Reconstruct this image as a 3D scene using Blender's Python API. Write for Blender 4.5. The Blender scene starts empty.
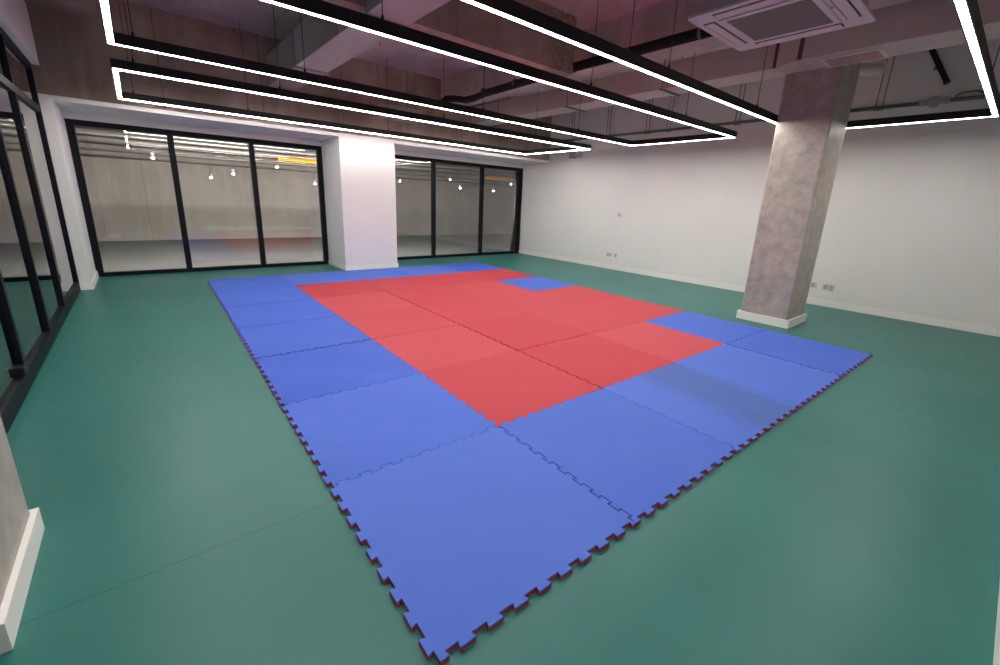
import bpy, bmesh, math, random
from mathutils import Vector, Matrix
random.seed(7)
scene = bpy.context.scene
COL = scene.collection
PI = math.pi

# ------------------------------------------------------------------ helpers
class MB:
    """collects shapes into one bmesh"""
    def __init__(self):
        self.bm = bmesh.new()
    def box(self, x0, x1, y0, y1, z0, z1, mi=0, bev=0.0):
        t = bmesh.new()
        bmesh.ops.create_cube(t, size=1.0)
        for v in t.verts:
            v.co = Vector(((x0 + x1) / 2 + v.co.x * (x1 - x0), (y0 + y1) / 2 + v.co.y * (y1 - y0), (z0 + z1) / 2 + v.co.z * (z1 - z0)))
        if bev:
            bmesh.ops.bevel(t, geom=list(t.edges), offset=bev, segments=2, affect='EDGES', profile=0.6)
        for f in t.faces: f.material_index = mi
        self.add(t)
        return self
    def add(self, t):
        me = bpy.data.meshes.new('tmp'); t.to_mesh(me); t.free()
        self.bm.from_mesh(me); bpy.data.meshes.remove(me)
    def cyl(self, a, b, r, n=12, r2=None, mi=0, caps=True):
        a = Vector(a); b = Vector(b); d = b - a
        t = bmesh.new()
        bmesh.ops.create_cone(t, cap_ends=caps, segments=n, radius1=r, radius2=r if r2 is None else r2, depth=d.length)
        M = Matrix.Translation((a + b) / 2) @ d.to_track_quat('Z', 'Y').to_matrix().to_4x4()
        bmesh.ops.transform(t, matrix=M, verts=t.verts)
        for f in t.faces:
            f.material_index = mi
            f.smooth = len(f.verts) == 4
        self.add(t)
        return self
    def sphere(self, c, r, mi=0, sc=(1, 1, 1)):
        t = bmesh.new()
        bmesh.ops.create_uvsphere(t, u_segments=16, v_segments=10, radius=r)
        for v in t.verts: v.co = Vector((c[0] + v.co.x * sc[0], c[1] + v.co.y * sc[1], c[2] + v.co.z * sc[2]))
        for f in t.faces: f.material_index = mi; f.smooth = True
        self.add(t)
        return self
    def tube(self, pts, r, n=10):
        """swept tube through a polyline"""
        pts = [Vector(p) for p in pts]
        rings = []
        for i, p in enumerate(pts):
            d = (pts[min(i + 1, len(pts) - 1)] - pts[max(i - 1, 0)]).normalized()
            up = Vector((0, 0, 1)) if abs(d.z) < 0.9 else Vector((1, 0, 0))
            s = d.cross(up).normalized(); u = s.cross(d)
            rings.append([self.bm.verts.new(p + s * (r * math.cos(2 * PI * k / n)) + u * (r * math.sin(2 * PI * k / n))) for k in range(n)])
        for a, b in zip(rings, rings[1:]):
            for k in range(n):
                f = self.bm.faces.new((a[k], a[(k + 1) % n], b[(k + 1) % n], b[k])); f.smooth = True
        self.bm.faces.new(rings[0][::-1]); self.bm.faces.new(rings[-1])
        return self
    def prism(self, poly, z0, z1):
        bot = [self.bm.verts.new((x, y, z0)) for x, y in poly]
        top = [self.bm.verts.new((x, y, z1)) for x, y in poly]
        n = len(poly)
        self.bm.faces.new(bot[::-1]); self.bm.faces.new(top)
        for i in range(n):
            self.bm.faces.new((bot[i], bot[(i + 1) % n], top[(i + 1) % n], top[i]))
        return self
    def hexa(self, p):
        """box from eight corners: bottom ring then top ring"""
        v = [self.bm.verts.new(q) for q in p]
        for f in ((3, 2, 1, 0), (4, 5, 6, 7), (0, 1, 5, 4), (1, 2, 6, 5), (2, 3, 7, 6), (3, 0, 4, 7)):
            self.bm.faces.new([v[i] for i in f])
        return self
    def build(self, name, mats, parent=None, loc=(0, 0, 0), rotz=0.0):
        bmesh.ops.recalc_face_normals(self.bm, faces=self.bm.faces)
        me = bpy.data.meshes.new(name)
        self.bm.to_mesh(me); self.bm.free()
        for m in (mats if isinstance(mats, (list, tuple)) else [mats]): me.materials.append(m)
        o = bpy.data.objects.new(name, me); COL.objects.link(o)
        o.location = loc; o.rotation_euler = (0, 0, rotz)
        if parent: o.parent = parent
        return o

def tag(o, label=None, cat=None, group=None, kind=None):
    if label: o['label'] = label
    if cat: o['category'] = cat
    if group: o['group'] = group
    if kind: o['kind'] = kind
    return o

def empty(name, loc=(0, 0, 0), rotz=0.0):
    e = bpy.data.objects.new(name, None); COL.objects.link(e)
    e.location = loc; e.rotation_euler = (0, 0, rotz); e.empty_display_size = 0.1
    return e

def copy_tree(o, parent=None):
    c = o.copy(); COL.objects.link(c)
    if parent: c.parent = parent
    for ch in list(o.children): copy_tree(ch, c)
    return c

# ------------------------------------------------------------------ materials
def srgb(r, g, b):
    def l(c):
        c /= 255.0
        return c / 12.92 if c <= 0.04045 else ((c + 0.055) / 1.055) ** 2.4
    return (l(r), l(g), l(b), 1.0)

class NT:
    def __init__(self, name):
        self.m = bpy.data.materials.new(name); self.m.use_nodes = True
        self.t = self.m.node_tree; self.b = self.t.nodes['Principled BSDF']
        self.out = self.t.nodes['Material Output']
    def n(self, typ, **kw):
        x = self.t.nodes.new(typ)
        for k, v in kw.items():
            if k in x.inputs: x.inputs[k].default_value = v
            else: setattr(x, k, v)
        return x
    def l(self, a, b): self.t.links.new(a, b)
    def coord(self): return self.n('ShaderNodeTexCoord').outputs['Object']
    def noise(self, scale, detail=4.0, rough=0.55, vec=None, stretch=None):
        v = vec or self.coord()
        if stretch:
            mp = self.n('ShaderNodeMapping'); mp.inputs['Scale'].default_value = stretch
            self.l(v, mp.inputs['Vector']); v = mp.outputs['Vector']
        x = self.n('ShaderNodeTexNoise', Scale=scale, Detail=detail, Roughness=rough)
        self.l(v, x.inputs['Vector']); return x.outputs['Fac']
    def ramp(self, fac, stops):
        r = self.n('ShaderNodeValToRGB')
        els = r.color_ramp.elements
        while len(els) < len(stops): els.new(0.5)
        for e, (p, c) in zip(els, stops): e.position = p; e.color = c
        self.l(fac, r.inputs['Fac']); return r.outputs['Color']
    def mix(self, fac, a, b, mode='MIX'):
        x = self.n('ShaderNodeMix', data_type='RGBA', blend_type=mode)
        for s, i in ((fac, 0), (a, 6), (b, 7)):
            if isinstance(s, (int, float, tuple)): x.inputs[i].default_value = s
            else: self.l(s, x.inputs[i])
        return x.outputs[2]
    def math(self, op, a, b=None, c=None):
        x = self.n('ShaderNodeMath', operation=op)
        for i, s in enumerate((a, b, c)):
            if s is None: continue
            if isinstance(s, (int, float)): x.inputs[i].default_value = s
            else: self.l(s, x.inputs[i])
        return x.outputs[0]
    def bump(self, h, strength=0.2, dist=0.01):
        x = self.n('ShaderNodeBump', Strength=strength, Distance=dist)
        self.l(h, x.inputs['Height']); self.l(x.outputs['Normal'], self.b.inputs['Normal'])

def plain(name, col, rough=0.5, metal=0.0, var=0.06, scale=6.0, bump=0.0, spec=0.5):
    t = NT(name)
    t.b.inputs['Specular IOR Level'].default_value = spec
    d = tuple(c * (1 - var) for c in col[:3]) + (1,); h = tuple(min(1, c * (1 + var)) for c in col[:3]) + (1,)
    f = t.noise(scale)
    t.l(t.ramp(f, [(0.3, d), (0.7, h)]), t.b.inputs['Base Color'])
    t.b.inputs['Roughness'].default_value = rough; t.b.inputs['Metallic'].default_value = metal
    if bump: t.bump(t.noise(90.0), bump, 0.003)
    return t.m

def emit(name, col, strength):
    t = NT(name)
    t.b.inputs['Base Color'].default_value = (0.8, 0.8, 0.8, 1)
    t.b.inputs['Emission Color'].default_value = col
    t.b.inputs['Emission Strength'].default_value = strength
    return t.m

def concrete(name, c0, c1, joints=None, scale=1.6, rough=0.75, spots=0.25, patch=None, blot=0.45):
    t = NT(name)
    v = t.coord()
    a = t.noise(scale, 8.0, 0.6, v); b = t.noise(scale * 0.35, 3.0, 0.5, v); s = t.noise(scale * 9, 6.0, 0.7, v)
    col = t.ramp(a, [(0.32, c0), (0.68, c1)])
    lo = tuple(c * 0.62 for c in c0[:3]) + (1,)
    col = t.mix(t.math('MULTIPLY', t.ramp(b, [(0.42, (0, 0, 0, 1)), (0.65, (1, 1, 1, 1))]), blot), col, lo)
    pits = t.ramp(s, [(0.60, (0, 0, 0, 1)), (0.72, (1, 1, 1, 1))])
    col = t.mix(t.math('MULTIPLY', pits, spots), col, lo)
    streak = t.noise(5.0, 5.0, 0.6, v, (1.0, 1.0, 0.12))
    col = t.mix(t.math('MULTIPLY', t.ramp(streak, [(0.5, (0, 0, 0, 1)), (0.7, (1, 1, 1, 1))]), 0.22), col, tuple(min(1, c * 1.35) for c in c1[:3]) + (1,))
    if joints:
        axis, step, off, w = joints
        sep = t.n('ShaderNodeSeparateXYZ'); t.l(v, sep.inputs[0])
        u = t.math('ADD', sep.outputs[axis], off)
        fr = t.math('ABSOLUTE', t.math('SUBTRACT', t.math('FRACT', t.math('DIVIDE', u, step)), 0.5))
        line = t.math('GREATER_THAN', fr, 0.5 - w / step / 2)
        col = t.mix(t.math('MULTIPLY', line, 0.6), col, tuple(c * 0.35 for c in c0[:3]) + (1,))
    if patch is not None:                  # broken, honeycombed end of the pour
        sp = t.n('ShaderNodeSeparateXYZ'); t.l(v, sp.inputs[0])
        edge = t.math('ADD', sp.outputs[0], t.math('MULTIPLY', t.noise(7.0, 4.0, 0.6, v), 0.12))
        m1 = t.math('GREATER_THAN', edge, patch)
        hc = t.ramp(t.noise(26.0, 6.0, 0.7, v), [(0.42, lo), (0.58, srgb(170, 158, 132))])
        col = t.mix(t.math('MULTIPLY', m1, 0.85), col, hc)
    t.l(col, t.b.inputs['Base Color'])
    t.b.inputs['Roughness'].default_value = rough
    t.bump(t.math('ADD', a, t.math('MULTIPLY', s, 0.4)), 0.25, 0.02)
    return t.m

def make_floor_mat():
    t = NT('teal_vinyl')
    v = t.coord()
    n1 = t.noise(0.9, 4.0, 0.5, v); n2 = t.noise(14.0, 6.0, 0.65, v)
    col = t.ramp(n1, [(0.3, srgb(34, 105, 99)), (0.7, srgb(44, 117, 110))])
    col = t.mix(t.math('MULTIPLY', t.ramp(n2, [(0.55, (0, 0, 0, 1)), (0.8, (1, 1, 1, 1))]), 0.10), col, srgb(92, 146, 136))
    # faint scuffs
    sc = t.noise(3.5, 7.0, 0.75, v, (0.35, 2.4, 1))
    col = t.mix(t.math('MULTIPLY', t.ramp(sc, [(0.62, (0, 0, 0, 1)), (0.78, (1, 1, 1, 1))]), 0.16), col, srgb(96, 140, 134))
    # welded sheet joint running across the room
    sep = t.n('ShaderNodeSeparateXYZ'); t.l(v, sep.inputs[0])
    dy = t.math('ABSOLUTE', t.math('SUBTRACT', sep.outputs[1], 0.915))
    seam = t.math('LESS_THAN', dy, 0.005)
    lim = t.math('LESS_THAN', sep.outputs[0], 0.3)
    col = t.mix(t.math('MULTIPLY', t.math('MULTIPLY', seam, lim), 0.38), col, srgb(24, 66, 60))
    t.l(col, t.b.inputs['Base Color'])
    t.l(t.ramp(n2, [(0.3, (0.36, 0.36, 0.36, 1)), (0.8, (0.47, 0.47, 0.47, 1))]), t.b.inputs['Roughness'])
    t.b.inputs['Specular IOR Level'].default_value = 0.45
    t.bump(t.noise(160.0, 2.0, 0.5, v), 0.04, 0.002)
    return t.m

def make_foam(name, c, c_worn, stain=False):
    t = NT(name)
    v = t.coord()
    oi = t.n('ShaderNodeObjectInfo').outputs['Random']
    n1 = t.noise(2.2, 5.0, 0.6, v); n2 = t.noise(11.0, 6.0, 0.7, v)
    col = t.mix(t.math('MULTIPLY', oi, 0.75), c, c_worn)
    col = t.mix(t.math('MULTIPLY', t.ramp(n1, [(0.45, (0, 0, 0, 1)), (0.75, (1, 1, 1, 1))]), 0.4), col, c_worn)
    col = t.mix(t.math('MULTIPLY', t.ramp(n2, [(0.6, (0, 0, 0, 1)), (0.78, (1, 1, 1, 1))]), 0.18), col, tuple(x * 0.72 for x in c[:3]) + (1,))
    if stain:
        sep = t.n('ShaderNodeSeparateXYZ'); t.l(v, sep.inputs[0])
        x = t.math('ADD', sep.outputs[0], t.math('MULTIPLY', t.math('SUBTRACT', t.noise(3.0, 3.0, 0.5, v), 0.5), 0.10))
        x = t.math('ADD', x, t.math('MULTIPLY', sep.outputs[1], -0.10))
        a = t.ramp(x, [(0.26, (0, 0, 0, 1)), (0.50, (1, 1, 1, 1)), (0.88, (0.9, 0.9, 0.9, 1)), (0.92, (0.2, 0.2, 0.2, 1))])
        col = t.mix(t.math('MULTIPLY', a, 0.7), col, srgb(72, 98, 160))
    t.l(col, t.b.inputs['Base Color'])
    t.b.inputs['Roughness'].default_value = 0.62
    t.b.inputs['Specular IOR Level'].default_value = 0.3
    t.bump(t.noise(240.0, 2.0, 0.6, v), 0.10, 0.002)
    return t.m

def make_glass(name, tint=(0.95, 0.95, 0.955, 1)):
    """thin architectural pane: clear with the mirror reflection of glass"""
    t = NT(name)
    t.t.nodes.remove(t.b)
    tr = t.n('ShaderNodeBsdfTransparent'); tr.inputs['Color'].default_value = tint
    gl = t.n('ShaderNodeBsdfGlossy'); gl.inputs['Roughness'].default_value = 0.0; gl.inputs['Color'].default_value = (1, 1, 1, 1)
    fr = t.n('ShaderNodeFresnel'); fr.inputs['IOR'].default_value = 1.52
    f2 = t.math('MINIMUM', t.math('MULTIPLY', fr.outputs[0], 1.25), 1.0)
    mx = t.n('ShaderNodeMixShader')
    t.l(f2, mx.inputs[0]); t.l(tr.outputs[0], mx.inputs[1]); t.l(gl.outputs[0], mx.inputs[2])
    t.l(mx.outputs[0], t.out.inputs['Surface'])
    return t.m

def make_grille(name, c0, c1, scale):
    t = NT(name)
    v = t.coord()
    sep = t.n('ShaderNodeSeparateXYZ'); t.l(v, sep.inputs[0])
    def st(ax): return t.math('GREATER_THAN', t.math('FRACT', t.math('MULTIPLY', sep.outputs[ax], scale)), 0.45)
    f = t.math('MULTIPLY', st(0), st(1))
    t.l(t.mix(f, c1, c0), t.b.inputs['Base Color']); t.b.inputs['Roughness'].default_value = 0.6
    return t.m

M = {}
M['floor'] = make_floor_mat()
M['wall'] = plain('white_paint', srgb(235, 232, 229), 0.7, 0, 0.02, 1.2, 0.03)
M['trim'] = plain('white_gloss_trim', srgb(244, 241, 237), 0.4, 0, 0.02, 3.0)
M['slab'] = concrete('slab_concrete', srgb(186, 176, 168), srgb(212, 203, 196), (0, 1.8, 0.5, 0.012), 1.8, 0.75, 0.35, None, 0.7)
M['beam'] = concrete('beam_concrete', srgb(150, 134, 119), srgb(180, 164, 148), (0, 1.22, 0.03, 0.016), 2.2, 0.75, 0.4, None, 0.8)
M['beam_rough'] = concrete('beam_concrete_rough_end', srgb(158, 140, 126), srgb(186, 168, 154), (0, 1.22, 0.2, 0.008), 2.2, 0.75, 0.4, patch=3.62, blot=0.7)
M['column'] = concrete('fair_faced_concrete', srgb(158, 149, 139), srgb(190, 182, 172), None, 9.0, 0.45, 0.5, None, 0.15)
M['corridor_wall'] = concrete('panel_formed_concrete', srgb(142, 139, 134), srgb(160, 156, 151), (0, 2.4, 0.3, 0.012), 1.0)
M['corridor_floor'] = plain('grey_screed', srgb(72, 72, 70), 0.55, 0, 0.1, 1.5)
M['black'] = plain('black_powder_coat', srgb(24, 24, 26), 0.45, 0, 0.1)
M['frame'] = plain('dark_navy_frame', srgb(8, 11, 22), 0.5, 0, 0.08, spec=0.22)
M['glass'] = make_glass('window_glass')
M['glass2'] = make_glass('partition_glass', (0.72, 0.78, 0.76, 1))
M['strip'] = emit('led_diffuser', (1.0, 0.965, 0.92, 1), 56.0)
M['blue'] = make_foam('blue_foam', srgb(60, 96, 200), srgb(88, 120, 212))
M['blue_stained'] = make_foam('blue_foam_scuffed', srgb(60, 96, 200), srgb(88, 120, 212), True)
M['red'] = make_foam('red_foam', srgb(188, 52, 64), srgb(198, 78, 88))
M['red_under'] = plain('red_foam_underside', srgb(214, 40, 50), 0.7, 0, 0.05)
M['blue_under'] = plain('blue_foam_underside', srgb(50, 76, 172), 0.7, 0, 0.05)
M['duct'] = plain('galvanised_duct', srgb(176, 172, 172), 0.5, 0.15, 0.06, 2.0)
M['duct_cream'] = plain('cream_duct_board', srgb(196, 190, 178), 0.6, 0.0, 0.04, 2.0)
M['band'] = plain('dark_duct_band', srgb(96, 84, 80), 0.7, 0.1)
M['pipe'] = plain('galvanised_conduit', srgb(120, 118, 114), 0.45, 0.5, 0.1)
M['rubber'] = plain('black_insulation', srgb(20, 19, 19), 0.85, 0, 0.15)
M['plastic'] = plain('white_plastic', srgb(214, 208, 206), 0.4, 0, 0.02)
M['plastic_grey'] = plain('grey_plastic', srgb(176, 178, 182), 0.45, 0, 0.03)
M['seam'] = plain('panel_groove', srgb(58, 52, 56), 0.7, 0, 0.03)
M['grille'] = make_grille('intake_mesh', srgb(150, 140, 132), srgb(92, 86, 82), 120.0)
M['yellow'] = plain('yellow_paint', srgb(246, 176, 22), 0.5, 0, 0.05)
M['lamp'] = emit('lamp_lens', (1.0, 0.95, 0.88, 1), 90.0)
M['tube'] = emit('hall_fill_glow', (1.0, 0.95, 0.88, 1), 62.0)  # glow of the added out-of-view panels that brighten the hall
M['fill_dim'] = emit('hall_fill_glow_dim', (1.0, 0.95, 0.88, 1), 9.0)  # weaker glow for the panel added beyond the glass partition
M['dark_slot'] = plain('socket_slot', srgb(176, 170, 166), 0.6)
M['peach'] = plain('vent_filter', srgb(178, 150, 138), 0.7, 0, 0.05)

# ------------------------------------------------------------------ the room shell
XL, XR, YF, YB, ZC = -1.26, 7.45, -1.085, 8.10, 3.60
YK = 7.08                                   # front of the bulkhead over the windows

def struct(name, mb, m, label=None, cat=None):
    return tag(mb.build(name, m), label, cat, None, 'structure')

struct('floor', MB().box(XL - 0.06, XR + 0.2, YF - 0.2, YB - 0.02, -0.12, 0.0), M['floor'], 'teal green vinyl floor around the foam mats', 'floor')
struct('floor_corridor', MB().box(-6.0, 14.0, YB - 0.02, 14.3, -0.12, 0.0).box(-6.0, XL - 0.06, YF - 0.2, YB - 0.02, -0.12, 0.0), M['corridor_floor'], 'grey screed floor outside the glazing', 'floor')
struct('ceiling', MB().box(-6.0, 14.0, YF - 0.2, 14.3, ZC, ZC + 0.1), M["slab"], 'bare concrete slab ceiling above the hanging light frames', 'ceiling')
struct('wall_right', MB().box(XR, XR + 0.2, YF - 0.2, YB + 0.2, 0, ZC), M['wall'], 'long white painted wall behind the concrete column', 'wall')
struct('wall_front', MB().box(-6.0, XR, YF - 0.2, YF - 0.012, 0, ZC), M['column'], 'bare concrete wall at the near end of the room', 'wall')
# back wall: strip over the windows and the boxed-in white pillar
PX0, PX1 = 2.314, 3.345
struct('wall_back', MB().box(-1.12, PX0, YB - 0.08, YB + 0.1, 2.225, 2.325).box(PX1, XR, YB - 0.08, YB + 0.1, 2.225, 2.325), M['wall'], 'white strip of wall over the back windows', 'wall')
struct('trim_1', MB().box(XL, PX0, YK - 0.012, YB + 0.1, 2.325, 2.38).box(PX1, XR, YK - 0.012, YB + 0.1, 2.325, 2.38), M['wall'], 'white soffit with a bright front edge over the back windows', 'soffit')
struct('pillar', MB().box(PX0, PX1, YK, YB + 0.1, 0, 2.385), M['wall'], 'boxed-in white pillar between the two back windows', 'pillar')
struct('wall_return', MB().box(XL - 0.04, -1.12, 6.98, YB + 0.1, 0, 2.325), M['wall'], 'narrow white wall return between glass partition and back window', 'wall')
struct('beam_back', MB().box(-1.6, XR + 0.2, YK, YK + 1.12, 2.385, ZC), M['beam'], 'deep brown concrete beam above the back windows', 'beam')
struct('beam_middle', MB().box(-0.56, 4.0, 3.32, 3.80, 2.96, ZC), M['beam_rough'], 'concrete beam crossing the ceiling in the middle of the room', 'beam')
struct('beam_side', MB().box(4.35, 4.82, YF, YK, 3.16, ZC), M['slab'], 'concrete beam running lengthwise beside the cream duct', 'beam')
struct('beam_left', MB().box(-1.17, -0.56, YF, YK, 3.32, ZC), M['beam'], 'concrete beam along the top of the glass partition', 'beam')
struct('wall_left', MB().box(-1.55, -1.17, YF, YK, 2.69, ZC), M['wall'], 'white header wall above the glass partition', 'wall')

def skirt(name, rects, label, h=0.1, step=True):
    mb = MB()
    for r in rects:
        if not step:
            mb.box(*r, 0, h); continue
        mb.box(*r, 0, h * 0.72); x0, x1, y0, y1 = r
        cx, cy = (x0 + x1) / 2, (y0 + y1) / 2
        mb.box(x0 + (0.004 if x1 - x0 < 0.3 else 0), x1 - (0.004 if x1 - x0 < 0.3 else 0), y0 + (0.004 if y1 - y0 < 0.3 else 0), y1 - (0.004 if y1 - y0 < 0.3 else 0), h * 0.72, h)
    return struct(name, mb, M['trim'], label, 'skirting board')
skirt('baseboard_right', [(XR - 0.016, XR, YF, YB)], 'white skirting board along the long white wall')
skirt('baseboard_front', [(1.2, XR - 0.016, YF - 0.012, YF)], 'white skirting board along the near wall')
skirt('baseboard_pillar', [(PX0 - 0.014, PX1 + 0.014, YK - 0.014, YK), (PX0 - 0.014, PX0, YK, YB - 0.03), (PX1, PX1 + 0.014, YK, YB - 0.03)], 'white skirting board around the boxed-in white pillar', 0.085)
skirt('baseboard_return', [(XL + 0.03, -1.10, 6.964, 6.98), (-1.12, -1.10, 6.98, YB - 0.06)], 'white skirting board on the narrow wall return')

# fair-faced concrete columns
def chamfer_column(name, x0, x1, y0, y1, z1, m, label):
    c = 0.018
    poly = [(x0 + c, y0), (x1 - c, y0), (x1, y0 + c), (x1, y1 - c), (x1 - c, y1), (x0 + c, y1), (x0, y1 - c), (x0, y0 + c)]
    return struct(name, MB().prism(poly, 0, z1), m, label, 'column')
CX0, CX1, CY0, CY1 = 5.425, 6.045, 0.785, 1.335
chamfer_column('concrete_column', CX0, CX1, CY0, CY1, ZC, M['column'], 'square grey concrete column standing beside the mats')
skirt('baseboard_column', [(CX0 - 0.03, CX1 + 0.03, CY0 - 0.03, CY0), (CX0 - 0.03, CX1 + 0.03, CY1, CY1 + 0.03), (CX0 - 0.03, CX0, CY0, CY1), (CX1, CX1 + 0.03, CY0, CY1)], 'white skirting around the concrete column beside the mats', 0.1, False)
chamfer_column('concrete_column', -1.62, -0.99, 0.84, 1.42, ZC, M['column'], 'grey concrete column at the near end of the glass partition')
skirt('baseboard_near_column', [(-1.2, -0.97, 0.82, 0.84), (-1.2, -0.97, 1.42, 1.44), (-0.99, -0.97, 0.84, 1.42)], 'white skirting on the concrete column near the glass partition', 0.1, False)

# ------------------------------------------------------------------ windows
def window(name, x0, x1, mull, label):
    root = tag(empty(name, ((x0 + x1) / 2, 8.06, 0)), label, 'window', None, 'structure')
    cx = (x0 + x1) / 2
    mb = MB(); y0, y1 = -0.04, 0.04; Z = 2.225; w = 0.085
    mb.box(x0 - cx, x0 + w - cx, y0, y1, 0, Z).box(x1 - w - cx, x1 - cx, y0, y1, 0, Z)
    mb.box(x0 + w - cx, x1 - w - cx, y0, y1, 0, 0.06).box(x0 + w - cx, x1 - w - cx, y0, y1, Z - 0.075, Z)
    mb.build('window_frame', M['frame'], root)
    edges = [x0 + w] + [v for m_ in mull for v in (m_ - 0.04, m_ + 0.04)] + [x1 - w]
    for m_ in mull:
        MB().box(m_ - 0.04 - cx, m_ + 0.04 - cx, y0, y1, 0.06, Z - 0.075).build('mullion', M['frame'], root)
    for a, b in zip(edges[0::2], edges[1::2]):
        MB().box(a - cx, b - cx, -0.004, 0.004, 0.06, Z - 0.075).build('glass_pane', M['glass'], root)
    return root
window('window_1', -1.12, PX0, (0.03, 1.145), 'dark framed window of three panes beside the glass partition')
window('window_2', PX1, XR, (4.755, 6.13), 'dark framed window of three panes beside the long white wall')

# glazed partition on the glass-wall side
def partition():
    root = tag(empty('window_3', (XL, 4.2, 0)), 'dark framed glass partition with transom lights along the room side', 'glass partition', None, 'structure')
    oy = 4.2
    ys = (7.03, 5.46, 4.38, 3.27, 2.2, 1.448)
    x0, x1 = -0.03, 0.03
    mb = MB()
    mb.box(x0, x1, 1.42 - oy, 6.98 - oy, 0, 0.115).box(x0, x1, 1.42 - oy, 6.98 - oy, 2.62, 2.69).box(x0, x1, 1.42 - oy, 6.98 - oy, 2.15, 2.22)
    mb.box(x0, x1, 6.93 - oy, 6.98 - oy, 0.115, 2.62)
    mb.build('partition_frame', M['frame'], root)
    for y in ys[1:]:
        MB().box(x0, x1, y - 0.028 - oy, y + 0.028 - oy, 0.115, 2.15).box(x0, x1, y - 0.028 - oy, y + 0.028 - oy, 2.22, 2.62).build('mullion', M['frame'], root)
    mb = MB()
    for a, b in zip(ys, ys[1:]):
        b0 = b + 0.028; a0 = a - (0.10 if a == 7.03 else 0.028)
        mb.box(-0.005, 0.005, b0 - oy, a0 - oy, 0.115, 2.15).box(-0.005, 0.005, b0 - oy, a0 - oy, 2.22, 2.62)
    mb.build('glass_pane', M['glass2'], root)
    MB().box(-0.04, 0.04, 3.16 - oy, 3.31 - oy, 0.12, 0.18, 0, 0.004).build('patch_fitting', M['black'], root)
    return root
partition()

# ------------------------------------------------------------------ foam mats
P = 1.0 / 9.0; AMP = 0.0105
def line_wave(sign, head=0.0):
    """dovetail outline along one side of a mat: (distance along, offset)"""
    pts = [(0.0, sign * AMP)]
    for k in range(9):
        pts += [(k * P + 0.275 * P + (head if k == 0 else 0), sign * AMP), (k * P + 0.225 * P + (head if k == 0 else 0), -sign * AMP), ((k + 1) * P - 0.225 * P, -sign * AMP), ((k + 1) * P - 0.275 * P, sign * AMP)]
    pts.append((1.0, sign * AMP))
    return pts
NU, NV = 5, 7
def mat_poly(i, j, gaps):
    def sg(k, n): return 1 if k == n else -1
    def su(k): return 1 if k == 0 else sg(k, NU)
    b = [(s, o) for s, o in line_wave(sg(j, NV), 0.012 if i == 0 and j == 0 else 0.0)]; t_ = [(s, 1 + o) for s, o in line_wave(sg(j + 1, NV))]
    l_ = [(o, s) for s, o in line_wave(su(i))]; r_ = [(1 + o, s) for s, o in line_wave(sg(i + 1, NU))]
    lo, ro = su(i) * AMP, 1 + sg(i + 1, NU) * AMP
    bo, to = sg(j, NV) * AMP, 1 + sg(j + 1, NV) * AMP
    pts, gp = [], []
    def side(seq, g, corner):
        pts.append(corner); gp.append(g)
        for q in seq[1:-1]: pts.append(q); gp.append(g)
    side(b, gaps[0], (lo, bo)); side(r_, gaps[1], (ro, bo)); side(t_[::-1], gaps[2], (ro, to)); side(l_[::-1], gaps[3], (lo, to))
    n = len(pts); out = []
    for k in range(n):                     # inset every edge by its own joint width
        p0, p1, p2 = Vector(pts[k - 1]), Vector(pts[k]), Vector(pts[(k + 1) % n])
        d0, d1 = (p1 - p0).normalized(), (p2 - p1).normalized()
        n0, n1 = Vector((-d0.y, d0.x)), Vector((-d1.y, d1.x))
        g0, g1 = gp[k - 1], gp[k]
        den = d0.x * d1.y - d0.y * d1.x
        if abs(den) < 1e-4:
            q = p1 + n1 * g1
        else:
            a, b_ = p0 + n0 * g0, p1 + n1 * g1
            s = ((b_.x - a.x) * d1.y - (b_.y - a.y) * d1.x) / den
            q = a + d0 * s
        out.append((q.x, q.y))
    return out
BLUE_RIGHT = {(4, 0), (4, 1), (4, 4), (4, 6)}
def is_blue(i, j): return j in (0, 6) or i == 0 or (i, j) in BLUE_RIGHT
# joints that stand open a little in the photograph
OPEN = {('h', 0, 3): 0.0045, ('v', 2, 1): 0.003, ('v', 2, 2): 0.004, ('v', 2, 3): 0.003, ('v', 2, 4): 0.004, ('v', 2, 5): 0.002, ('v', 4, 0): 0.004, ('v', 1, 0): 0.0022,
        ('h', 2, 2): 0.003, ('h', 1, 3): 0.002, ('h', 0, 4): 0.002, ('h', 0, 5): 0.002, ('h', 0, 2): 0.0012, ('h', 0, 1): 0.0012, ('v', 2, 0): 0.001, ('h', 4, 1): 0.0022, ('h', 3, 2): 0.0015}
def gap(k, i, j): return 1.5 * OPEN.get((k, i, j), 0.0006) if (0 < (j if k == 'h' else i) < (NV if k == 'h' else NU)) else 0.0
TH = math.radians(-1.3974)
ct, st = math.cos(TH), math.sin(TH)
ordr = ['nearest row', 'second row from near edge', 'third row from near edge', 'middle row', 'third row from windows', 'second row from windows', 'row nearest windows']
ordc = ['beside the glass partition', 'second across from partition', 'third across from partition', 'fourth across from partition', 'on the concrete column side']
special = {(2, 0): 'blue foam floor mat with a wide dull grey scuffed band, near edge', (4, 4): 'lone blue foam mat enclosed by red ones on the white wall side',
           (0, 0): 'blue foam floor mat at the nearest corner, toothed red edge showing', (4, 0): 'blue foam floor mat at the outer corner nearest the concrete column',
           (0, 6): 'blue foam corner mat nearest the three-pane window by the glass partition', (4, 6): 'blue foam corner mat nearest the window by the long white wall'}
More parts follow.
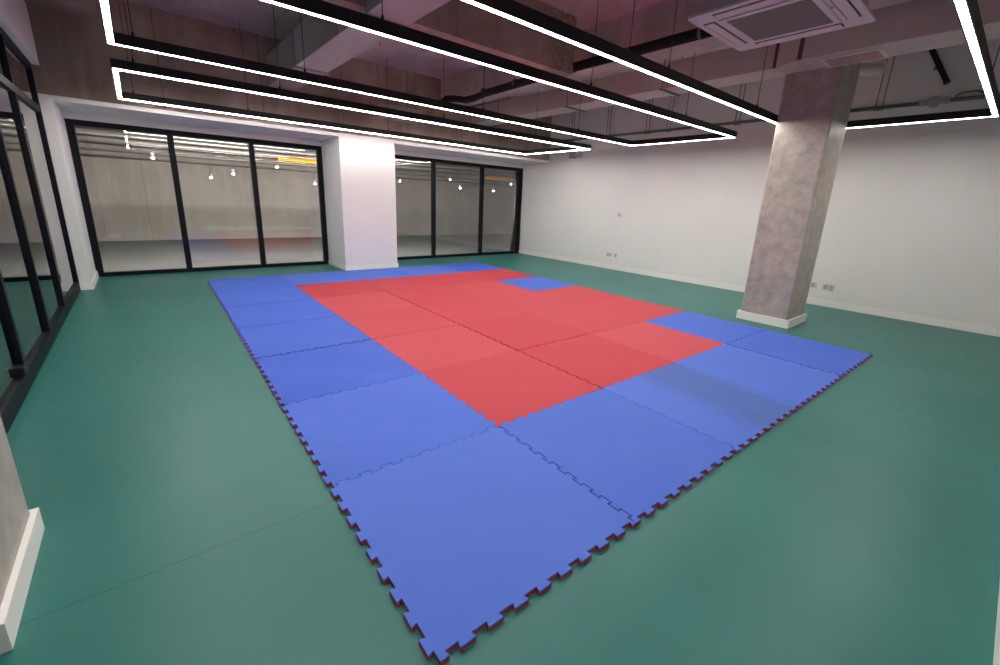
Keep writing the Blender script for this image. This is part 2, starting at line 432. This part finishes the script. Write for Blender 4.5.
for j in range(NV):
    for i in range(NU):
        blue = is_blue(i, j)
        poly = mat_poly(i, j, (gap('h', i, j), gap('v', i + 1, j), gap('h', i, j + 1), gap('v', i, j)))
        x, y = ct * i - st * j, st * i + ct * j
        x += 0.0; root = empty('foam_mat', (x, y, 0), TH)
        lab = special.get((i, j)) or '%s foam mat, %s, %s' % ('blue' if blue else 'red', ordr[j], ordc[i])
        tag(root, lab, 'mat', 'interlocking foam mats')
        top = M['blue_stained'] if (i, j) == (2, 0) else M['blue' if blue else 'red']
        MB().prism(poly, 0.0125, 0.021).build('top_layer', top, root)
        u = MB().prism(poly, 0.0, 0.0125).build('underside_layer', M['red_under' if blue else 'blue_under'], root)
        u['label'] = 'red underside layer' if blue else 'blue underside layer'

# ------------------------------------------------------------------ hanging light frames
def light_frame(y0, y1, label, cables, drop=0.0):
    x0, x1 = -0.515, 6.345; z0, z1 = 2.40, 2.480; w = 0.050
    cx, cy = (x0 + x1) / 2, (y0 + y1) / 2
    root = tag(empty('rectangular_pendant_light', (cx, cy, z0)), label, 'ceiling light', 'rectangular LED light frames')
    X0, X1, Y0, Y1 = x0 - cx, x1 - cx, y0 - cy, y1 - cy
    H = z1 - z0
    def bar(a0, a1, b0, b1):
        long_x = (a1 - a0) > (b1 - b0)
        mb = MB(); t = 0.008; zb = 0.012
        mb.box(a0, a1, b0, b1, zb, H)                   # body of the profile
        if long_x:
            mb.box(a0, a1, b0, b0 + t, 0, zb).box(a0, a1, b1 - t, b1, 0, zb)
        else:
            mb.box(a0, a0 + t, b0, b1, 0, zb).box(a1 - t, a1, b0, b1, 0, zb)
        mb.build('housing_bar', M['black'], root)
    bar(X0, X1, Y0, Y0 + w); bar(X0, X1, Y1 - w, Y1)
    bar(X0, X0 + w, Y0 + w, Y1 - w); bar(X1 - w, X1, Y0 + w, Y1 - w)
    t = 0.008
    def strip(a0, a1, b0, b1):
        MB().box(a0, a1, b0, b1, -drop, 0.0115).build('light_strip', M['strip'], root)
    L3 = (X1 - X0 - 2 * t) / 3
    for q in range(3):
        a0 = X0 + t + q * L3; a1 = a0 + L3 - (0.006 if q < 2 else 0)
        strip(a0, a1, Y0 + t, Y0 + w - t); strip(a0, a1, Y1 - w + t, Y1 - t)
    strip(X0 + t, X0 + w - t, Y0 + w - t, Y1 - w + t); strip(X1 - w + t, X1 - t, Y0 + w - t, Y1 - w + t)
    for side in (Y0 + w / 2, Y1 - w / 2):
        for xx in cables:
            mb = MB().cyl((xx - cx, side, H), (xx - cx, side, ZC - z0 - 0.002), 0.0035, 6)
            mb.cyl((xx - cx, side, H), (xx - cx, side, H + 0.03), 0.010, 8)
            mb.build('suspension_cable', M['black'], root)
    return root
light_frame(4.87, 6.74, 'black rectangular light frame hanging nearest the back windows', (-0.35, 0.91, 3.06, 4.9), 0.006)
light_frame(2.17, 3.97, 'black rectangular light frame hanging in the middle of the three', (-0.35, 0.91, 3.06, 4.9))
light_frame(-0.405, 1.395, 'black rectangular light frame hanging nearest and passing behind the column', (-0.35, 0.91, 3.06, 4.9))

# ------------------------------------------------------------------ services under the slab
# plain grey duct over the glass partition side
d = tag(empty('air_duct', (1.485, 3.0, 2.92)), 'plain grey rectangular air duct running over the window by the glass partition', 'air duct')
MB().box(-0.195, 0.195, -4.05, 4.08, 0, 0.40).build('duct_body', M['duct'], d)
for yy in (-1.9, 0.35, 2.6):
    MB().box(-0.215, 0.215, yy - 0.02, yy + 0.02, -0.02, 0.0).box(-0.215, -0.195, yy - 0.02, yy + 0.02, 0.0, 0.42).box(0.195, 0.215, yy - 0.02, yy + 0.02, 0.0, 0.42).build('flange', M['duct'], d)
for yy in (-1.5, 1.0):
    for xx in (-0.225, 0.225):
        MB().cyl((xx, yy, -0.02), (xx, yy, ZC - 2.922), 0.005, 6).build('hanger_rod', M['pipe'], d)

# cream duct beside the column, stepping sideways
e = tag(empty('air_duct', (5.2, 2.0, 2.9)), 'cream rectangular air duct with a sideways step beside the concrete column', 'air duct')
MB().box(-0.24, 0.215, -3.08, -0.94, 0.0, 0.40).build('duct_body', M['duct_cream'], e)
MB().hexa([(-0.24, -0.94, 0.0), (0.215, -0.94, 0.0), (0.22, -0.66, 0.0), (-0.10, -0.66, 0.0), (-0.24, -0.94, 0.40), (0.215, -0.94, 0.40), (0.22, -0.66, 0.31), (-0.10, -0.66, 0.31)]).build('offset_piece', M['duct_cream'], e)
MB().box(-0.10, 0.29, -0.66, 5.07, 0.0, 0.31).build('duct_body', M['duct_cream'], e)
for yy, xa, h in ((-0.94, -0.24, 0.40), (-0.66, -0.10, 0.31)):
    MB().box(xa - 0.008, xa, yy - 0.02, yy + 0.02, 0.0, h).build('flange', M['band'], e)
    MB().box(xa, 0.215, yy - 0.012, yy + 0.012, -0.004, 0.0).build('flange', M['duct_cream'], e)
MB().box(-0.155, 0.195, -1.60, -1.09, -0.014, 0.0).build('grille_frame', M['plastic'], e)
MB().box(-0.11, 0.15, -1.56, -1.13, -0.018, -0.014).build('vent_grille', M['peach'], e)
for yy in (0.7, 2.4, 4.2):
    for xx in (-0.115, 0.305):
        MB().cyl((xx, yy, -0.02), (xx, yy, 0.698), 0.006, 6).build('hanger_rod', M['pipe'], e)
    MB().box(-0.14, 0.33, yy - 0.02, yy + 0.02, -0.022, -0.002).build('hanger_bar', M['pipe'], e)

# short duct stub over the bulkhead
g = tag(empty('duct_stub', (3.35, 6.93, 2.72)), 'short flat grey duct stub in front of the back beam', 'duct')
MB().box(-0.40, 0.40, -0.12, 0.147, 0, 0.18, 0, 0.006).build('duct_body', M['duct'], g)
MB().box(-0.43, 0.43, -0.14, -0.12, -0.02, 0.20).build('flange', M['duct'], g)

for xx in (-0.36, 0.36):
    MB().cyl((xx, 0.0, 0.18), (xx, 0.0, ZC - 2.722), 0.005, 6).build('hanger_rod', M['pipe'], g)

# insulated black pipe along the beam
pp = []
for y_, z_, x_ in ((6.55, 3.0, 4.02), (6.5, 3.06, 4.02), (6.35, 3.10, 4.02), (6.1, 3.07, 4.05), (5.85, 3.02, 4.09), (5.6, 3.02, 4.1), (5.3, 3.05, 4.1), (3.6, 3.08, 4.1), (1.15, 3.08, 4.1)):
    pp.append((x_ - 4.1, y_ - 3.6, z_ - 3.08))
k = tag(empty('insulated_pipe', (4.1, 3.6, 3.08)), 'black insulated pipe bending down behind the middle light frame', 'pipe')
MB().tube(pp, 0.055).build('pipe_run', M['rubber'], k)
for yy in (-1.9, -1.05, -0.2, 0.95, 1.75):
    if -0.35 < yy < 0.3:
        MB().tube([(0.06 * math.cos(a), yy, 0.06 * math.sin(a)) for a in [PI * 2 * q / 14 for q in range(15)]], 0.006, 6).build('clamp', M['pipe'], k)
    else:
        MB().cyl((0, yy, 0.042), (0, yy, ZC - 3.082), 0.006, 6).cyl((0, yy - 0.015, 0), (0, yy + 0.015, 0), 0.062, 14).build('clamp', M['pipe'], k)

# cassette air conditioner
a = tag(empty('air_conditioner', (3.325, 0.672, 2.72)), 'square white ceiling cassette air conditioner above the near light frame', 'air conditioner')
def rrect(hw, r, n=6):
    pts = []
    for qx, qy, a0 in ((hw - r, hw - r, 0), (-hw + r, hw - r, PI / 2), (-hw + r, -hw + r, PI), (hw - r, -hw + r, 1.5 * PI)):
        for s in range(n + 1):
            pts.append((qx + r * math.cos(a0 + PI / 2 * s / n), qy + r * math.sin(a0 + PI / 2 * s / n)))
    return pts
mb = MB().prism(rrect(0.475, 0.03), 0.012, 0.028)
mb.build('panel', M['plastic'], a)
MB().box(-0.42, 0.42, -0.42, 0.42, 0.028, 0.30, 0, 0.01).build('housing', M['duct'], a)
for q in range(4):
    vb = MB()
    vb.box(-0.29, 0.29, 0.352, 0.418, 0.004, 0.0118, 0, 0.003)
    v_ = vb.build('vane', M['plastic'], a, (0, 0, 0), q * PI / 2)
    s_ = MB().box(-0.30, 0.30, 0.418, 0.428, 0.0095, 0.0119).box(-0.30, 0.30, 0.342, 0.352, 0.0095, 0.0119).box(-0.30, -0.29, 0.352, 0.418, 0.0095, 0.0119).box(0.29, 0.30, 0.352, 0.418, 0.0095, 0.0119)
    s_.build('vane_gap', M['seam'], v_)
fr_ = MB()
for sx in (-1, 1):
    fr_.box(min(sx * 0.27, sx * 0.31), max(sx * 0.27, sx * 0.31), -0.31, 0.31, 0.002, 0.0118)
    fr_.box(-0.27, 0.27, min(sx * 0.27, sx * 0.31), max(sx * 0.27, sx * 0.31), 0.002, 0.0118)
fr_.build('grille_frame', M['plastic'], a)
MB().box(-0.27, 0.27, -0.27, 0.27, 0.005, 0.0118).build('intake_grille', M['grille'], a)
MB().cyl((0, -0.322, 0.012), (0, -0.322, 0.004), 0.016, 14).build('latch', M['plastic_grey'], a)
for sx in (-0.40, 0.40):
    for sy in (-0.40, 0.40):
        MB().cyl((sx, sy, 0.30), (sx, sy, ZC - 2.722), 0.006, 6).build('hanger_rod', M['pipe'], a)

# conduit along the long white wall, with a junction box
c = tag(empty('conduit', (7.37, 3.0, 2.79)), 'grey conduit run hung along the top of the long white wall', 'conduit')
MB().cyl((0, -4.07, 0), (0, -2.82, 0), 0.024, 12).cyl((0, -2.66, 0), (0, 4.05, 0), 0.024, 12).build('conduit_run', M['pipe'], c)
jb = MB().cyl((-0.035, -2.74, 0), (0.035, -2.74, 0), 0.062, 18)
jb.cyl((0, -2.70, 0), (0, -2.60, 0), 0.034, 12).cyl((0, -2.88, 0), (0, -2.78, 0), 0.034, 12).cyl((-0.045, -2.74, 0), (-0.035, -2.74, 0), 0.05, 18)
jb.build('junction_box', M['duct'], c)
MB().tube([(0, -2.92, 0.02), (0, -2.93, 0.055), (0, -2.97, 0.075), (0, -3.10, 0.075), (0, -3.15, 0.05), (0, -3.16, 0.02)], 0.010, 8).build('bypass_loop', M['pipe'], c)
for yy in (-2.19, -0.35, 0.9, 1.35, 2.3, 3.3):
    hb = MB().cyl((-0.0, yy - 0.035, 0.02), (0, yy - 0.035, ZC - 2.792), 0.007, 6).cyl((-0.0, yy + 0.035, 0.02), (0, yy + 0.035, ZC - 2.792), 0.007, 6)
    hb.box(-0.03, 0.03, yy - 0.05, yy + 0.05, -0.032, -0.02)
    hb.build('hanger', M['pipe'], c)
s = tag(empty('pipe_stub', (7.40, 0.33, 3.2)), 'short black pipe stub slanting down the white wall above the conduit', 'pipe')
MB().cyl((0, 0.10, 0.22), (0, -0.13, -0.19), 0.028, 12).cyl((0, -0.12, -0.175), (0, -0.135, -0.20), 0.033, 12).build('pipe_run', M['rubber'], s)
MB().box(0.0, 0.05, -0.03, 0.03, -0.02, 0.02).build('bracket', M['pipe'], s)
el = tag(empty('pipe_elbow', (6.9, 1.05, 3.22)), 'pale round pipe elbow behind the top of the concrete column', 'pipe')
MB().tube([(0, 0.05, 0.379), (0, 0.05, 0.15), (0, 0.02, 0.05), (0, -0.05, -0.02), (0, -0.16, -0.05), (0, -0.30, -0.05)], 0.07, 14).build('pipe_run', M['plastic'], el)

# twin-spot emergency light high on the wall
em = tag(empty('emergency_light', (7.45, 6.16, 2.46)), 'grey twin-part emergency light high on the long white wall', 'emergency light')
MB().box(-0.08, 0, 0.03, 0.20, -0.065, 0.07, 0, 0.008).build('battery_box', M['plastic_grey'], em)
MB().box(-0.006, 0.0, -0.12, 0.205, -0.07, 0.075, 0, 0.002).build('mounting_plate', M['plastic'], em)
h_ = MB().cyl((-0.02, -0.06, 0.0), (-0.09, -0.06, -0.01), 0.062, 8).cyl((0, -0.06, 0), (-0.02, -0.06, 0), 0.03, 10).build('lamp_head', M['plastic'], em)
MB().cyl((-0.09, -0.06, -0.01), (-0.094, -0.06, -0.011), 0.048, 8).build('lens', M['plastic_grey'], h_)

def socket(y, z, w, kind, label, n):
    o = tag(empty('wall_socket' if kind == 's' else 'wall_switch', (XR, y, z)), label, 'socket' if kind == 's' else 'switch')
    MB().box(-0.012, 0, -w / 2, w / 2, -0.043, 0.043, 0, 0.003).build('face_plate', M['plastic'], o)
    for q in range(n):
        oy = (q - (n - 1) / 2) * 0.07
        if kind == 's':
            MB().box(-0.0135, -0.012, oy - 0.022, oy + 0.022, -0.03, 0.03).build('outlet', M['dark_slot'], o)
        else:
            MB().box(-0.016, -0.012, oy - 0.02, oy + 0.02, -0.03, 0.03, 0, 0.001).build('rocker', M['plastic_grey'], o)
    return o
socket(5.0, 0.315, 0.15, 's', 'white double wall socket low on the white wall below the switch', 2)
socket(4.83, 0.315, 0.086, 's', 'white single wall socket beside the double one below the switch', 1)
socket(4.84, 1.19, 0.086, 'w', 'small white switch plate alone at mid height on the white wall', 1)
socket(1.10, 0.30, 0.086, 's', 'white single wall socket next to the concrete column', 1)
socket(0.90, 0.30, 0.15, 's', 'white double wall socket on the far side of the single one by the column', 2)

# ------------------------------------------------------------------ the hall outside the glazing
struct('wall_outside', MB().box(-6.0, 14.0, 13.8, 14.1, 0, ZC), M['corridor_wall'], 'long concrete wall seen through the back windows', 'wall')
struct('wall_outside_left', MB().box(-5.2, -5.0, YF, 13.8, 0, ZC), M['corridor_wall'], 'concrete wall seen through the glass partition', 'wall')
struct('wall_outside_right', MB().box(13.6, 13.8, YB, 13.8, 0, ZC), M['corridor_wall'], 'concrete end wall of the hall outside', 'wall')
struct('wall_outside_near', MB().box(XR + 0.2, 13.6, YB - 0.1, YB + 0.1, 0, 2.385), M['corridor_wall'], 'concrete return wall outside next to the long white wall', 'wall')
hp = [(9.6, 2.30, 0.05, 'grey pipe in the hall outside, nearest the back windows'), (10.2, 2.22, 0.035, 'thin grey pipe in the hall outside, second from the windows'),
      (10.8, 2.16, 0.06, 'thick grey pipe in the hall outside, third from the windows'), (11.42, 2.04, 0.028, 'thin grey pipe in the hall outside, fourth from the windows'),
      (11.68, 1.93, 0.03, 'low grey pipe in the hall outside, nearest the concrete wall')]
for (py, pz, pr, lab) in hp:
    r_ = tag(empty('hall_pipe', (4.0, py, pz)), lab, 'pipe', 'pipes in the hall outside')
    MB().cyl((-9.0, 0, 0), (9.5, 0, 0), pr, 10).build('pipe_run', M['pipe'], r_)
    for xx in (-6.0, -2.4, 1.2, 4.8, 8.4):
        MB().cyl((xx, 0, pr), (xx, 0, ZC - pz - 0.002), 0.006, 5).build('hanger_rod', M['pipe'], r_)
for (xx, yy, zz, L, lab) in ((2.75, 10.42, 2.05, 0.62, 'yellow painted tray segment seen through the window by the glass partition'), (8.75, 10.42, 2.03, 0.62, 'yellow painted tray segment seen through the window by the white wall')):
    r_ = tag(empty('cable_tray', (xx, yy, zz)), lab, 'cable tray')
    MB().box(-L, L, -0.12, 0.12, 0, 0.02).box(-L, L, -0.12, -0.10, 0.02, 0.09).box(-L, L, 0.10, 0.12, 0.02, 0.09).build('tray', M['yellow'], r_)
    for s_ in (-0.8, 0.8):
        MB().cyl((s_ * L, 0, 0.02), (s_ * L, 0, ZC - zz - 0.002), 0.006, 5).build('hanger_rod', M['pipe'], r_)

def hall_lamp():
    r_ = empty('hall_lamp', (0, 0, 0))
    MB().cyl((0, 0, 0.0), (0, 0, 0.10), 0.034, 14, 0.028).build('lamp_housing', M['plastic'], r_)
    MB().sphere((0, 0, -0.012), 0.026, 0, (1, 1, 0.6)).build('lens', M['lamp'], r_)
    MB().cyl((0, 0, 0.10), (0, 0, 1.0), 0.006, 5).build('drop_rod', M['pipe'], r_)
    return r_
proto = hall_lamp()
lamps = [(-0.12, 11.2, 1.95, 'small hall lamp seen through the first pane from the glass partition'), (0.95, 12.0, 1.64, 'lowest small hall lamp seen through the second pane'),
         (1.42, 12.0, 1.76, 'small hall lamp beside the low one in the second pane'), (2.42, 12.0, 1.99, 'small hall lamp seen through the third pane under the yellow tray'),
         (3.34, 12.0, 1.63, 'small hall lamp seen low by the edge of the white pillar'), (5.89, 12.0, 1.86, 'small hall lamp just past the white pillar'),
         (7.73, 12.0, 2.02, 'higher small hall lamp in the middle pane by the white wall'), (8.14, 12.0, 1.76, 'lower small hall lamp in the middle pane by the white wall'),
         (9.59, 12.0, 1.73, 'lower small hall lamp in the last pane by the white wall'), (10.44, 12.0, 2.02, 'higher small hall lamp in the last pane by the white wall'),
         (-3.4, 7.6, 2.15, 'small hall lamp seen through the glass partition near its end'), (-3.4, 4.2, 2.3, 'small hall lamp seen through the middle of the glass partition')]
for n_, (lx, ly, lz, lab) in enumerate(lamps):
    o = proto if n_ == 0 else copy_tree(proto)
    o.location = (lx, ly, lz); tag(o, lab, 'lamp', 'small lamps in the hall outside')
    for ch in o.children:
        if ch.name.startswith('drop_rod'): ch.scale = (1, 1, (ZC - lz - 0.1) / 0.9); ch.location.z = 0.10 - 0.10 * ch.scale.z

for (tx, ty, lab) in ((0.2, 8.86, 'added unseen fill light panel outside the window by the glass partition'), (4.0, 8.86, 'added unseen fill light panel in the hall behind the white pillar'),
                      (-4.3, 4.0, 'dim added fill light panel, unseen, outside the glass partition')):
    r_ = tag(empty('hall_fill_panel', (tx, ty, 3.5)), lab, 'ceiling light', 'added fill panels in the hall outside')  # fill panels added out of view to brighten the hall walls
    w0, w1 = (1.2, 0.44) if ty > 8 else (0.25, 1.2)
    MB().box(-w0, w0, -w1, w1, 0, 0.01).build('fill_diffuser', M['tube'] if ty > 8 else M['fill_dim'], r_)
    MB().box(-w0 - 0.02, w0 + 0.02, -w1 - 0.02, w1 + 0.02, 0.01, 0.099).build('housing', M['plastic'], r_)
# ------------------------------------------------------------------ camera
f, cx_, cy_ = 426.948, 505.053, 316.549
cam = bpy.data.cameras.new('camera'); co = bpy.data.objects.new('camera', cam); COL.objects.link(co)
cam.sensor_fit = 'HORIZONTAL'; cam.sensor_width = 36.0; cam.lens = f * 36.0 / 1000.0
cam.shift_x = (500 - cx_) / 1000.0; cam.shift_y = (cy_ - 332.5) / 1000.0
cam.clip_start = 0.02
R0 = Vector((0.76814167, -0.63896802, 0.04096636)); R1 = Vector((-0.13566136, -0.22494832, -0.96488043)); R2 = Vector((0.62574305, 0.73560732, -0.25947545))
mw = Matrix((R0, -R1, -R2)).transposed().to_4x4()
mw.translation = Vector((-0.50126938, -0.84326716, 1.35837297))
co.matrix_world = mw
scene.camera = co

w = bpy.data.worlds.new('world'); scene.world = w; w.use_nodes = True
w.node_tree.nodes['Background'].inputs[0].default_value = (0.05, 0.05, 0.055, 1)
w.node_tree.nodes['Background'].inputs[1].default_value = 0.3

vs = scene.view_settings
vs.view_transform = 'Standard'; vs.look = 'None'; vs.gamma = 1.0; vs.exposure = 0.0; vs.use_curve_mapping = False
